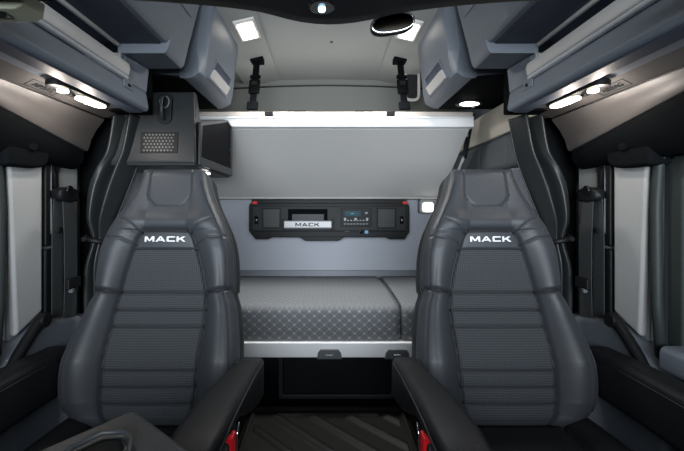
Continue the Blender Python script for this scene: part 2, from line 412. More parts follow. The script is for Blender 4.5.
def seat(s, where):
    cx = .578*s
    t = thing('truck_seat', where, 'seat', (cx, 1.0, -1.05), 'leather bucket seats')
    NX, NZ = 150, 300
    rows = []
    for j in range(NZ+1):
        z = ZB + (ZT-ZB)*j/NZ
        hw = smooth_tab(HW, z)
        # tight corner at the very top
        if z > ZT-.03: hw -= .030*(1-math.sqrt(max(0, 1-((z-(ZT-.03))/.03)**2)))
        r = []
        for i in range(NX+1):
            u = -1+2*i/NX; u = math.copysign(1-(1-abs(u))**1.15, u)
            r.append(seat_pt(cx, u*hw, z, back_depth(u*hw, z)))
        rows.append(r)
    mb = M().grid(rows)
    # side and back shell loop
    n = NX+1; N = (NZ+1)*n
    loop = [i for i in range(n)] + [j*n+NX for j in range(1, NZ+1)] + [NZ*n+i for i in range(NX-1, -1, -1)] + [j*n for j in range(NZ-1, 0, -1)]
    cen = Vector((cx, YB(-.25), -.25))
    prev = loop
    for dd, sc in ((.012, 1.012), (.020, 1.002), (.060, 1.010)):
        b = len(mb.v)
        for li in loop:
            p = Vector(mb.v[li]); q = p - NRM*dd
            base = Vector((cx, 0, 0)); q.x = cx + (q.x-cx)*sc
            q.z = -.25 + (q.z+.25)*(1+(sc-1)*.5)
            mb.v.append(tuple(q))
        cur = list(range(b, b+len(loop))); L = len(loop)
        for k in range(L): mb.f.append((prev[k], prev[(k+1) % L], cur[(k+1) % L], cur[k]))
        prev = cur
    back = build('backrest', mb, LEATHER, t)
    sh = M(); ring = [Vector(mb.v[k]) for k in prev]; L = len(ring); secs = []
    for dd, sc in ((-.004, .994), (.004, 1.004), (.05, 1.004), (.068, .98), (.075, .93)):
        secs.append([(cx+(p.x-cx)*sc, p.y-NRM.y*dd, -.25+(p.z-NRM.z*dd+.25)*(1+(sc-1)*.6)) for p in ring])
    sh.loft(secs)
    build('back_shell', sh, BLACKP, t, label='black plastic shell behind the backrest')
    # fabric insert
    rows = []
    for j in range(221):
        z = -.695 + (-.1535+.695)*j/220
        ih = lerp(IH, z)-.003
        rows.append([seat_pt(cx, ih*(-1+2*i/70), z, back_depth(ih*(-1+2*i/70), z)+.0022) for i in range(71)])
    build('backrest_insert', M().grid(rows), FABRIC, t, label='perforated fabric panel with horizontal seams')
    # piping along the outline
    for sd in (-1, 1):
        path = []
        for j in range(60):
            z = -.645 + (.10+.645)*j/59; x = sd*(smooth_tab(HW, z)-.016)
            path.append(seat_pt(cx, x, z, back_depth(x, z)+.0005))
        build('piping', M().tube(path, .0026, 6), GROOVE, t)
        path = []
        for j in range(60):
            z = -.645 + (.10+.645)*j/59; x = sd*(smooth_tab(HW, z)+.0012)
            path.append(seat_pt(cx, x*1.0, z, -.050))
        build('piping', M().tube(path, .0022, 6), GROOVE, t)
    # stitched seams, dark thread lying in the grooves
    def seam(pts, n=40, r=.0017, off=-.0004):
        P = [Vector((a, 0, b)) for a, b in pts]; out = []
        for p, q in zip(P, P[1:]):
            m = max(2, int((q-p).length/.006))
            out += [p.lerp(q, k/m) for k in range(m)]
        out.append(P[-1])
        build('seam', M().tube([seat_pt(cx, p.x, p.z, back_depth(p.x, p.z)+off) for p in out], r, 6), GROOVE, t)
    arch = [(lerp(IH, z), z) for z in [-.68+.0075*k for k in range(79)]] + [(.088, -.092), (.080, -.084)]
    seam(arch + [(-a, b) for a, b in reversed(arch)], r=.0038, off=.0035)
    seam(list(reversed(PATCH)) ); seam([(-a, b) for a, b in reversed(PATCH)])
    for z in HS + [-.300, -.150]:
        ih = lerp(IH, z); seam([(-ih, z), (0, z), (ih, z)], r=.0022 if z in (-.300, -.150) else .0016, off=.0024)
    for sd in (-1, 1):
        ih, hw = lerp(IH, -.30), smooth_tab(HW, -.29)
        seam([(sd*ih, -.300), (sd*(hw-.004), -.289)], r=.003, off=.001)
        for L_ in SH: seam([(sd*a, b) for a, b in L_], r=.0013)
    # embroidered name
    g = word_mesh('MACK', lambda u, v, d: seat_pt(cx, u, -.115+v, back_depth(u, -.115+v)+.001+d), .0185, .146)
    build('logo', g, LOGO, t, smooth=False, label='white embroidered lettering')
    # cushion
    rows = []
    for j in range(61):
        y = .50 + (1.13-.50)*j/60; r = []
        for i in range(101):
            x = -.27 + .54*i/100; a = abs(x)
            e = min(.27-a, y-.50); z = -.688
            if e < .05: z -= .05-math.sqrt(max(0, .0025-(.05-e)**2))
            if a > .16: z += .030*math.sin(PI*min(.6, (a-.16)/.11*.8))
            z += groove(a-.16, .006, .012) + .010*math.sin(PI*(y-.5)/.63)
            if a < .16:
                for ys in (.62, .78, .94): z += groove(y-ys, .006, .008)
            r.append((cx+x, y, z))
        rows.append(r)
    mb = M().grid(rows); n = 101; NR = 61
    loop = list(range(n)) + [j*n+100 for j in range(1, NR)] + [60*n+i for i in range(99, -1, -1)] + [j*n for j in range(59, 0, -1)]
    prev = loop
    for dz in (.0, .04):
        b = len(mb.v)
        for li in loop:
            p = mb.v[li]; mb.v.append((p[0], p[1], -.72-dz))
        cur = list(range(b, b+len(loop))); L = len(loop)
        for k in range(L): mb.f.append((prev[k], prev[(k+1) % L], cur[(k+1) % L], cur[k]))
        prev = cur
    mb.f.append(tuple(prev))
    build('seat_cushion', mb, LEATHER_SHADED, t)
    build('seat_base', M().box(cx-.21, cx+.21, .62, 1.10, -1.05, -.765), BLACKP, t, .02)
    # inner armrest
    def arm(side, secs, lab, mt):
        L = []
        for y, x0, x1, z0, z1, r in secs:
            L.append([(side*px, y, pz) for px, pz in rrect(x0, x1, z0, z1, r, 5)])
        return build('armrest', M().loft(L), mt, t, 0, label=lab)
    inner = [(1.150, .208, .272, -.60, -.485, .015), (1.146, .204, .278, -.61, -.478, .018), (1.09, .203, .284, -.60, -.468, .022), (1.0, .202, .292, -.573, -.455, .026), (.93, .201, .298, -.54, -.446, .028),
             (.87, .200, .300, -.503, -.436, .026), (.80, .200, .301, -.487, -.430, .024), (.70, .200, .301, -.474, -.426, .021), (.63, .205, .297, -.472, -.428, .019), (.605, .22, .285, -.465, -.44, .011)]
    a = arm(s, inner, 'padded leather armrest towards the aisle', LEATHER_SHADED)
    path = [(s*x, y, z) for x, y, z in ((.2035, 1.13, -.488), (.2025, 1.0, -.470), (.2005, .87, -.456), (.200, .75, -.449), (.200, .65, -.452))]
    build('seam', M().tube(path, .0018, 6), GROOVE, a)
    outer = [(1.20, .850, .925, -.60, -.462, .02), (1.17, .846, .930, -.605, -.455, .024), (1.0, .845, .935, -.60, -.450, .026), (.80, .845, .935, -.60, -.452, .026), (.62, .845, .935, -.58, -.452, .026), (.60, .855, .925, -.55, -.47, .02)]
    a = arm(s, outer, 'padded leather armrest towards the door', LEATHER_SHADED)
    path = [(s*x, y, z) for x, y, z in ((.846, 1.16, -.480), (.845, 1.0, -.476), (.845, .80, -.478), (.845, .64, -.478))]
    build('seam', M().tube(path, .0018, 6), GROOVE, a)
    # pivots that tie the armrests to the backrest frame
    build('armrest_bracket', M().box(s*.27, s*.33, 1.155, 1.19, -.58, -.50), BLACKP, t, .005)
    build('armrest_bracket', M().box(s*.80, s*.85, 1.185, 1.22, -.58, -.50), BLACKP, t, .005)
    # belt buckle with red button under the inner armrest
    bk = build('belt_buckle', M().loft([[(s*(.206+px), y+dy, pz) for px, pz in rrect(0, .038, z0, z1, .008)] for y, dy, z0, z1 in ((.81, 0, -.510, -.480), (.77, 0, -.560, -.470), (.735, 0, -.58, -.515))]), BLACKP, t, 0)
    build('release_button', M().box(s*.199, s*.228, .752, .780, -.535, -.482), RED, bk, .004)
    build('button_rim', M().tube([(s*.199, .80, -.478), (s*.199, .788, -.500), (s*.199, .786, -.530), (s*.199, .775, -.550)], .0025, 8), CHROME, bk)
    build('belt_stalk', M().box(s*.215, s*.235, .77, .80, -.80, -.57), BLACKP, t, .004)
    return t
seat(-1, 'dark leather seat on the left, below the black wall cabinet')
seat(1, 'dark leather seat on the right, beside the small square wall reading lamp')

# ================================================================== overhead units
for s in (-1, 1):
    side = 'left' if s < 0 else 'right'
    near_ = 'above the black vented wall cabinet' if s < 0 else 'above the small white puck lamp'
    # rear cabinet with latch
    t = thing('overhead_cabinet', 'blue-grey rear overhead cabinet with silver latch, %s' % near_, 'cabinet', (s*.72, 1.72, .54), 'overhead cabinets')
    def PL(z): return smooth_tab([(.535, .578), (.548, .548), (.565, .525), (.67, .507), (.82, .490), (.88, .486)], z)
    zt = .875
    body = M().loft([[(s*.60, y, .545), (s*.56, y, .62), (s*.53, y, zt), (s*.92, y, zt), (s*.92, y, .545)] for y in (1.55, 1.955)])
    build('body', body, BLUEGREY, t, .006)
    zz = [.536, .545, .560, .60, .66, .72, .78, .83, zt]
    secs = []
    for y, g, zl in ((1.495, 1.0, .0), (1.503, .80, 0), (1.525, .10, 0), (1.54, 0, 0), (1.93, 0, 0), (1.955, .10, 0), (1.965, .35, 0)):
        # g: how far the face is pulled back towards the front chamfer line
        row = []
        for z in zz:
            bev = .036*min(1, (z-.536)/.12)
            row.append((s*(PL(z)+g*bev), y, z))
        row += [(s*.60, y, zt), (s*.62, y, .60), (s*.62, y, .536)]
        secs.append(row)
    dr = build('door', M().loft(secs), BLUEGREY, t, .004)
    def dp(y, z, d): return (s*(PL(z)-d), y, z)
    # recessed latch
    fr = M()
    o = [(1.565, .562), (1.855, .562), (1.885, .668), (1.63, .668)]
    ii = [(1.58, .568), (1.845, .568), (1.872, .662), (1.642, .662)]
    v = [dp(y, z, .001) for y, z in o] + [dp(y, z, .005) for y, z in o] + [dp(y, z, .005) for y, z in ii] + [dp(y, z, .001) for y, z in ii]
    fr.add(v, [(0,1,5,4),(1,2,6,5),(2,3,7,6),(3,0,4,7),(4,5,9,8),(5,6,10,9),(6,7,11,10),(7,4,8,11),(8,9,13,12),(9,10,14,13),(10,11,15,14),(11,8,12,15)])
    build('latch_frame', fr, BLUEGREY, dr, 0, smooth=False)
    build('latch_recess', M().add([dp(y, z, .0015) for y, z in ii], [(0,1,2,3)]), NAVY, dr, 0, smooth=False)
    hd = M().add([dp(1.585, .570, .002), dp(1.84, .570, .002), dp(1.853, .612, .002), dp(1.605, .612, .002), dp(1.585, .571, .006), dp(1.84, .571, .006), dp(1.853, .612, .013), dp(1.605, .612, .013)], [(0,1,2,3),(4,5,6,7),(0,1,5,4),(1,2,6,5),(2,3,7,6),(3,0,4,7)])
    build('latch_handle', hd, RAILGREY, dr, .002)
    build('underside_panel', M().prism([(s*.60, 1.50, .533), (s*.60, 1.965, .533), (s*.915, 1.965, .533), (s*.915, 1.47, .533), (s*.70, 1.47, .533)], (0, 0, .012)), MATTE, t, .003)
    # front cabinet, above the open shelf
    t = thing('overhead_cabinet', 'blue-grey front overhead cabinet with round lock, above the %s open shelf' % side, 'cabinet', (s*.75, 1.15, .53), 'overhead cabinets')
    zc = .564
    def QL(z): return .552 - .262*(z-.535)
    y0, y1 = .70, 1.375
    b = M().loft([[(s*(QL(zc)+.010), y, zc), (s*QL(zc+.014), y, zc+.014), (s*QL(.88), y, .88), (s*.99, y, .88), (s*.99, y, zc)] for y in (y0, y1)])
    build('body', b, BLUEGREY, t, .003)
    build('trim_strip', M().box(s*.712, s*.722, y0+.01, 1.233, zc-.016, zc-.004), RAILGREY, t, .002)
    st = M().loft([[(s*(QL(.528)+.008), y, .528), (s*(QL(.540)-.001), y, .540), (s*(QL(.60)), y, .60), (s*.722, y, .60), (s*.722, y, .528)] for y in (1.235, 1.376)])
    build('lower_step', st, BLUEGREY, t, .002)
    build('underside_panel', M().box(s*.572, s*.98, y0+.01, 1.234, zc-.004, zc+.001), NAVY, t, .001)
    for yy in (1.29,):
        z = .745; lk = M().disc((s*(QL(z)-.001), yy, z), (-s, 0, .26), .016, .006)
        rc = M().prism([(s*(QL(zz)-.0015), y_, zz) for y_, zz in ((1.24, .70), (1.33, .70), (1.33, .79), (1.24, .79))], (-s*.004, 0, 0))
        pl = build('latch_plate', rc, BLUEGREY, t, .002)
        build('lock', lk, BLACKP, pl, .001)
    # ---- open shelf
    t = thing('overhead_shelf', 'blue-grey open shelf with grey retaining rail above the %s door' % side, 'shelf', (s*.82, .95, .36), 'open overhead shelves')
    secs = [[(s*.688, y, .362), (s*.680, y, .372), (s*.690, y, .432), (s*.700, y, .436), (s*.99, y, .436), (s*.99, y, .385), (s*.755, y, .372), (s*.745, y, .358)] for y in (.42, 1.24, 1.37)]
    build('tray', M().loft(secs), BLUEGREY, t, .006)
    build('end_post', M().prism([(s*.690, 1.240, .432), (s*.700, 1.240, .525), (s*.680, 1.372, .525), (s*.690, 1.372, .432)], (s*.20, 0, 0)), BLUEGREY, t, .006)
    build('end_cap_panel', M().box(s*.70, s*.74, 1.215, 1.233, .437, .522), PILLAR, t, .003)
    # underside
    build('underside_panel', M().box(s*.70, s*.752, .42, 1.36, .3555, .366), NAVY, t, .003)
    # rail
    secs = [[(s*px, y, pz) for px, pz in ((.688, .440), (.676, .447), (.672, .470), (.676, .487), (.690, .492), (.700, .485), (.700, .442))] for y in (.42, .8, 1.21, 1.225)]
    rl = build('rail', M().loft(secs), RAILGREY, t, .003)
    build('rail_strip', M().loft([[(s*px, y, pz) for px, pz in ((.678, .432), (.674, .436), (.676, .442), (.690, .440), (.690, .432))] for y in (.42, 1.22)]), RAILTRIM, rl, .001)
    build('rail_end_plate', M().prism([(s*.686, 1.205, .405), (s*.686, 1.262, .405), (s*.692, 1.262, .50), (s*.692, 1.205, .50)], (-s*.004, 0, 0)), BLUEGREY, t, .003)
    build('screw', M().disc((s*.682, 1.235, .418), (-s, 0, 0), .006, .003, 12), BLACKP, t)
    build('back_panel', M().box(s*.975, s*.99, .42, 1.24, .436, .556), MATTE, t)
    # ---- lamp under shelf
    t = thing('reading_lamp', 'warm reading lamp with long lens and spot, under the %s shelf' % side, 'lamp', (s*.785, 1.15, .34), 'twin reading lamps under the shelves')
    def lens(xa, ya, xb, yb, w, z, h=.006):
        a, b = Vector((xa, ya)), Vector((xb, yb)); d = (b-a).normalized(); nn = Vector((-d.y, d.x)); out = []
        for c, a0 in ((b, -90), (a, 90)):
            for k in range(9):
                an = math.radians(a0+180*k/8); p = c + d*math.cos(an)*w + nn*math.sin(an)*w
                out.append((s*p.x, p.y, z))
        return M().prism(out, (0, 0, h))
    build('housing', lens(.789, 1.245, .796, 1.06, .030, .352, .018), BLACKP, t, .004)
    build('main_lens', lens(.785, 1.235, .788, 1.155, .021, .343, .008), LENS, t, .003)
    build('spot_lens', M().disc((s*.792, 1.075, .343), (0, 0, 1), .015, .008), LENSB, t, .002)
    build('switch', M().disc((s*.790, 1.113, .341), (0, 0, 1), .008, .008), BLACKP, t, .002)
    # real light from the lamp
    for (x, y, e, sz) in ((.775, 1.195, 1.1, .06), (.785, 1.075, .9, .02)):
        l = bpy.data.lights.new('reading_light', 'POINT'); l.energy = e*.85; l.color = (1, .89, .80); l.shadow_soft_size = .012
        lo = bpy.data.objects.new('reading_light', l); C.objects.link(lo); lo.location = (s*(x+.028), y, .318)
        lo.rotation_euler = (0, s*.55*-1, 0)
    # header badge
    def hp(y, x, d):
        z = lerp([(.80, .386), (.85, .371), (.884, .354)], x); return (s*x, y, z-d)
    mb = M()
    ya, yb = 1.04, 1.15
    for (a0, a1, b0, b1) in ((ya, yb, .850, .852), (ya, yb, .878, .880), (ya, ya+.002, .850, .880), (yb-.002, yb, .850, .880)):
        mb.prism([hp(a0, b0, .0012), hp(a1, b0, .0012), hp(a1, b1, .0012), hp(a0, b1, .0012)], (0, 0, .004))
    bd = tag(build('embossed_badge', mb, DARKP, None, 0, smooth=False), 'small embossed rectangular badge on the %s door header' % side, 'badge')
    cu = bpy.data.curves.new('t', 'FONT'); cu.body = 'AIRBAG'; cu.size = .022; cu.extrude = .0008; cu.align_x = 'CENTER'; cu.align_y = 'CENTER'
    to = bpy.data.objects.new('t', cu); C.objects.link(to); bpy.context.view_layer.update()
    me = bpy.data.meshes.new_from_object(to.evaluated_get(bpy.context.evaluated_depsgraph_get())); bpy.data.objects.remove(to)
    mb = M()
    # reading direction runs along the header as seen from the aisle below
    mb.v = [(s*(.865 - v.co.y), (ya+yb)/2 + (v.co.x if s < 0 else -v.co.x), .3640 - .0025 + .45*v.co.y - v.co.z) for v in me.vertices]
    mb.f = [tuple(p.vertices) for p in me.polygons]
    build('badge_text', mb, DARKP, bd, 0, smooth=False)

# bare wall plates between the cabinets and the curtain (black corner boxes)
for s in (-1, 1):
    struct('trim_%d' % (25 if s < 0 else 26), BX(s*.71, s*.915, 1.385, 1.46, .372, .60), MATTE, .004)

# puck lamp on the underside of the right rear cabinet
t = thing('puck_lamp', 'small bright white oval lamp under the right rear cabinet', 'lamp', (.72, 1.84, .515))
def oval(cx, cy, z, rx, ry, h, n=24): return M().prism([(cx+rx*math.cos(2*PI*k/n), cy+ry*math.sin(2*PI*k/n), z) for k in range(n)], (0, 0, h))
build('housing', oval(.72, 1.84, .522, .066, .050, .013), DARKP, t, .003)
build('lens', oval(.715, 1.82, .517, .048, .030, .008), LENSW, t, .002)
build('switch', oval(.755, 1.875, .517, .010, .008, .008), BTN, t, .001)

# ================================================================== wall cabinet, left
t = thing('wall_cabinet', 'black cabinet with perforated vent and glossy door, above left seat', 'cabinet', (-.68, 1.7, .158))
prof = [(1.455, .165), (1.44, .178), (1.45, .30), (1.475, .455), (1.49, .478), (1.520, .478), (1.522, .366), (1.87, .455), (1.945, .43), (1.955, .40), (1.955, .162), (1.94, .157)]
xr = [-.530, -.530, -.535, -.548, -.552, -.552, -.535, -.530, -.530, -.530, -.530, -.530]
mb = M().loft([[(-.88, y, z) for y, z in prof], [(-.70, y, z) for y, z in prof], [(x, y, z) for x, (y, z) in zip(xr, prof)]])
build('body', mb, DARKP, t, .012)
# dark glossy door on the aisle face
dpf = [(1.475, .205), (1.49, .335), (1.86, .437), (1.925, .425), (1.935, .395), (1.935, .205)]
dd = build('door', M().prism([(-.531, y, z) for y, z in dpf], (.008, 0, 0)), DOORBLK, t, .003, label='glossy black door on the aisle side')
ofr = [(1.455, .17), (1.465, .345), (1.865, .450), (1.945, .432), (1.953, .40), (1.953, .165)]
v = [(-.527, y, z) for y, z in ofr] + [(-.527, y, z) for y, z in dpf] + [(-.518, y, z) for y, z in ofr] + [(-.518, y, z) for y, z in dpf]
n = 6; f = []
for i in range(n):
    j = (i+1) % n; f += [(i, j, n+j, n+i), (2*n+i, 2*n+j, 3*n+j, 3*n+i), (i, j, 2*n+j, 2*n+i), (n+i, n+j, 3*n+j, 3*n+i)]
build('door_frame', M().add(v, f), DARKP, dd, .003)
for z in (.30, .245): build('door_button', M().disc((-.523, 1.91, z), (1, 0, 0), .009, .004, 14), BLACKP, dd, .001)
# vent: perforated plate
vent = M()
y_of = lambda z: 1.44 + (.010/.12)*(z-.18)
vx0, vx1, vz0, vz1 = -.745, -.610, .222, .295
build('vent', M().prism([(vx0-.008, y_of(vz0)-.003, vz0-.006), (vx1+.008, y_of(vz0)-.003, vz0-.006), (vx1+.008, y_of(vz1)-.003, vz1+.006), (vx0-.008, y_of(vz1)-.003, vz1+.006)], (0, .004, 0)), BLACKP, t, .002)
mb = M(); nx = 9
for r in range(6):
    for c in range(nx):
        x = vx0+.008 + (vx1-vx0-.012)*(c+(.5 if r % 2 else 0))/nx; z = vz0+.005 + (vz1-vz0-.010)*r/5
        w, h = .0045, .0050
        q = [(x-w, z), (x, z-h), (x+w, z), (x, z+h)]
        mb.prism([(a, y_of(b)-.0045, b) for a, b in q], (0, .002, 0))
build('vent_mesh', mb, STEEL if False else mat('vent_highlight', (.085, .092, .094), .4), bpy.data.objects['vent'], 0, smooth=False)
# latch handle above vent
lt = build('latch', M().loft([[(x, y_of(z)-.002-d, z) for x, z in rrect(-.690, -.632, .335, .462, .026, 5)] for d in (-.01, .0, .003)]), BLACKP, t, .002)
build('latch_hook', M().tube([(-.661, 1.45, .448), (-.661, 1.432, .435), (-.661, 1.426, .41), (-.661, 1.428, .38), (-.661, 1.44, .35)], .006, 10), DARKP, lt)
build('latch_ring', M().tube([(-.661+.019*math.cos(a), y_of(.43)-.006, .425+.024*math.sin(a)) for a in [2*PI*k/20 for k in range(20)]], .0028, 6, True), GREYTAB, lt)
t = tag(build('downlight', oval(-.553, 1.63, .148, .018, .026, .008), LENSW, None, .002), 'tiny white lamp under the black wall cabinet', 'lamp')

# ================================================================== upper bunk
hz, hy, fz, fy, bw = .065, 2.535, .435, 2.00, .79
t = thing('upper_bunk', 'folded-up upper bunk with grey underside and white front rail', 'bunk', (0, 2.3, .065))
dirv = Vector((0, fy-hy, fz-hz)).normalized(); nv = Vector((0, dirv.z, -dirv.y))
if nv.y < 0: nv = -nv
mb = M().prism([(-bw, hy, hz), (bw, hy, hz), (bw, fy, fz), (-bw, fy, fz)], tuple(nv*.05))
build('underside_panel', mb, BUNKB, t, .006)
secs = [[(x, y, z) for y, z in ((1.990, .436), (1.975, .439), (1.972, .448), (1.975, .452), (1.976, .484), (1.972, .488), (1.976, .497), (1.985, .500), (2.06, .500), (2.06, .436))] for x in (-bw-.01, 0, bw+.01)]
build('front_rail', M().loft(secs), WHITE, t, .002, label='white front rail')
build('rail_glow_strip', M().box(-bw-.01, bw+.01, 1.985, 2.06, .501, .526), GLOWRAIL, t, .004, label='warm strip on the rail, imitating the lit wall behind')
build('lower_edge', M().box(-bw, bw, 2.515, 2.555, .057, .068), BUNKB, t, .004)
for s in (-1, 1):
    br = build('hinge_arm', M().prism([(s*.800, 1.99, .520), (s*.800, 2.03, .525), (s*.800, 2.16, .30), (s*.800, 2.11, .285)], (s*.014, 0, 0)), BLACKP, t, .003)
    for y, z in ((2.02, .485), (2.06, .41)): build('bolt', M().disc((s*.799, y, z), (-s, 0, 0), .010, .006, 12), STEEL, br)
    build('side_strut', M().tube([(s*.806, 2.13, .30), (s*.806, 2.40, .10)], .008, 8), BTN, t)
for x in (-.325, .345): build('rail_clip', M().box(x-.022, x+.022, 1.970, 1.984, .500, .526), BLACKP, t, .003)
for x in (-.17, .20): build('top_slot', M().box(x-.05, x+.05, 1.99, 2.0, .527, .534), BLACKP, t, .002)

# straps
for s, lab in ((-1, 'black buckled bunk strap, left of the two, hanging beside left ceiling lamp'), (1, 'black buckled bunk strap, right of the two, beside the oval grab loop')):
    x = s*.425 + .006*(1 if s > 0 else 0)
    t = thing('bunk_strap', lab, 'strap', (x, 2.08, .54), 'bunk straps')
    A, B = Vector((x, 2.16, .885)), Vector((x+.0*s, 2.015, .545))
    def bar(t0, t1, w, d):
        p, q = A.lerp(B, t0), A.lerp(B, t1); mb = M()
        return mb.loft([[(c.x-w, c.y-d, c.z), (c.x+w, c.y-d, c.z), (c.x+w, c.y+d, c.z), (c.x-w, c.y+d, c.z)] for c in (p, q)])
    build('ceiling_mount', M().box(x-.038, x+.038, 2.13, 2.20, .865, .925), MATTE, t, .006)
    build('webbing', bar(.02, .98, .019, .003), MATTE, t, .001)
    build('lower_anchor', bar(.86, 1.0, .030, .014), MATTE, t, .004)
    bk = build('buckle', bar(.42, .70, .031, .013), MATTE, t, .008)
    build('buckle_slot', bar(.46, .54, .018, .016), GLOSS, bk, .002)
    build('adjuster', bar(.33, .40, .030, .010), MATTE, t, .004)

# grab loop
loop = [(.548+u, 2.36, .80+v) for u, v in rrect(-.040, .048, -.098, .098, .030, 5)]
t = tag(build('grab_loop', M().tube(loop, .010, 10, True), RAILGREY), 'light grey oval grab loop beside the right bunk strap', 'handle')
build('mounting_plate', M().box(.515, .590, 2.37, 2.40, .71, .925), DARKP, t, .006)

# ceiling lamps and sensor
for s, lab in ((-1, 'left rectangular ceiling lamp, unobstructed, above the left bunk strap'), (1, 'right rectangular ceiling lamp, partly hidden by the small oval mirror')):
    t = thing('ceiling_lamp', lab, 'lamp', (s*.40, 1.81, .88), 'rectangular ceiling lamps')
    zc = lambda x: .905-.030*(abs(x)-.34)/.145*1.1
    def quad(x0, x1, y0, y1, dz, h): return M().prism([(s*x0, y0, zc(x0)-dz), (s*x1, y0, zc(x1)-dz), (s*x1, y1, zc(x1)-dz), (s*x0, y1, zc(x0)-dz)], (0, 0, h))
    build('bezel', quad(.352, .452, 1.70, 1.90, .012, .012), RAILGREY, t, .004)
    build('lens', quad(.364, .440, 1.725, 1.875, .018, .010), LENSC, t, .004)
    l = bpy.data.lights.new('ceiling_light', 'AREA'); l.shape = 'RECTANGLE'; l.size = .09; l.size_y = .2; l.energy = 5.2; l.color = (1, .98, .95); l.spread = math.radians(115)
    lo = bpy.data.objects.new('ceiling_light', l); C.objects.link(lo); lo.location = (s*.395, 1.80, .862); lo.rotation_euler = (0, -s*-.5, 0)
tag(build('ceiling_button', M().disc((.02, 2.02, .935), (0, 0, -1), .008, .012, 14), DARKP), 'tiny dark button in the middle of the ceiling', 'button')

# ================================================================== wall reading lamp right
t = thing('wall_lamp', 'small square white reading lamp on the rear wall behind right seat', 'lamp', (.70, 2.54, -.045))
build('housing', M().loft([[(px, y, pz) for px, pz in rrect(.640, .745, -.045, .055, .018)] for y in (2.585, 2.55, 2.52)]), PILLAR, t, .004)
build('lens', M().loft([[(px, y, pz) for px, pz in rrect(.663, .735, -.033, .030, .014)] for y in (2.521, 2.512)]), LENSW, t, .002)

# ================================================================== control unit
t = thing('control_unit', 'black stereo and storage unit with two speakers on the rear wall', 'stereo', (0, 2.5, -.235))
YF = 2.47
def ux(px): return (px-CX)*YF/F
def uz(py): return -(py-CY)*YF/F
out = [(248.5, 206), (250, 203), (408, 203), (410, 206), (410, 232), (405.5, 239.5), (390, 239.5), (386, 237.5), (344, 237.5), (339, 241), (305, 241), (300, 237.5), (272, 237.5), (268, 239.5), (255, 239.5), (248.5, 231)]
build('body', M().prism([(ux(a), YF+.012, uz(b)) for a, b in out], (0, .115, 0)), BLACKP, t, .005)
fp = [(252.5, 206.5), (406, 206.5), (406, 230.5), (252.5, 230.5)]
face = build('fascia', M().prism([(ux(a), YF, uz(b)) for a, b in fp], (0, .014, 0)), FASC, t, .004)
build('top_ledge', M().box(ux(251), ux(407.5), YF+.02, YF+.12, uz(204), uz(199.5)), BLACKP, t, .004)
build('lower_lip', M().prism([(ux(a), YF+.004, uz(b)) for a, b in ((252, 231.5), (407, 231.5), (404, 237), (255, 237))], (0, .012, 0)), BLACKP, t, .003)
for a, b in ((262, 281), (376.8, 396)):
    g = build('speaker_grille', M().box(ux(a), ux(b), YF-.006, YF+.002, uz(228.5), uz(208)), BLACKP, t, .003)
    build('speaker_mesh', M().box(ux(a+1.5), ux(b-1.5), YF-.0085, YF-.004, uz(227), uz(209.5)), GRILLE, g, 0, smooth=False)
for a in (254.5, 399.5):
    sw = build('rocker_switch', M().box(ux(a), ux(a+4.2), YF-.005, YF+.002, uz(224), uz(216)), GLOSS, t, .002)
    build('switch_mark', M().box(ux(a+1.6), ux(a+2.8), YF-.0065, YF-.004, uz(221), uz(219)), BTN, sw)
for a in (252, 402.5):
    build('release_tab', M().prism([(ux(a), YF-.002, uz(204.2)), (ux(a+5.5), YF-.002, uz(204.2)), (ux(a+4.8), YF-.002, uz(201.2)), (ux(a+.7), YF-.002, uz(201.2))], (0, .03, 0)), RED, t, .003, label='red release tab')
pk = build('pocket', M().box(ux(288), ux(327.5), YF-.003, YF+.004, uz(222), uz(209)), MATTE, t, .002)
build('pocket_floor', M().box(ux(292), ux(324), YF-.005, YF, uz(222), uz(214)), DARKP, pk, .002)
hn = build('pocket_handle', M().loft([[(x, y, z) for y, z in ((YF-.004, uz(228.2)), (YF-.026, uz(228.2)), (YF-.030, uz(227.4)), (YF-.030, uz(221.2)), (YF-.026, uz(220.6)), (YF-.004, uz(220.6)))] for x in (ux(284.5), ux(331.5))]), STEEL, t, .003, label='silver pull handle')
build('logo', word_mesh('MACK', lambda u, v, d: (ux(307.8)+u, YF-.0300-d, uz(224.4)+v), .024, .165), GLOSS, hn, 0, smooth=False)
for a in (282.5, 331): build('handle_end', M().box(ux(a), ux(a+3), YF-.024, YF, uz(229.3), uz(219)), BLACKP, hn, .003)
rd = build('radio', M().box(ux(341), ux(371.3), YF-.006, YF+.002, uz(226.5), uz(208)), BLACKP, t, .003)
build('display', M().box(ux(344.5), ux(360.5), YF-.0085, YF-.004, uz(216.2), uz(211.2)), SCREEN, rd, 0)
for k in range(8): build('radio_button', M().box(ux(344+3.1*k), ux(346.1+3.1*k), YF-.009, YF-.004, uz(224.3), uz(223.5)), BTN, rd, 0)
for k in range(8): build('radio_button', M().box(ux(344+3.1*k), ux(345.8+3.1*k), YF-.009, YF-.004, uz(221), uz(219.8)), BTN if k not in (3, 4) else STEEL, rd, 0)
for a in (344.5, 355, 366.5): build('radio_knob', M().disc((ux(a+.5), YF-.004, uz(219)), (0, -1, 0), .009, .008, 14), BTN, rd, .001)
build('radio_button', M().box(ux(365), ux(367.5), YF-.009, YF-.004, uz(214), uz(212)), BTN, rd, 0)
build('power_socket', M().disc((ux(361.2), YF, uz(232)), (0, -1, 0), .013, .008, 18), GLOSS, t, .002)
build('usb_port', M().disc((ux(366.4), YF+.004, uz(232)), (0, -1, 0), .013, .010, 18), BLUEBTN, t, .002, label='pale blue round port')
build('port_marking', M().box(ux(344.5), ux(349.5), YF-.0, YF+.005, uz(232), uz(230.9)), GREYTAB, t)

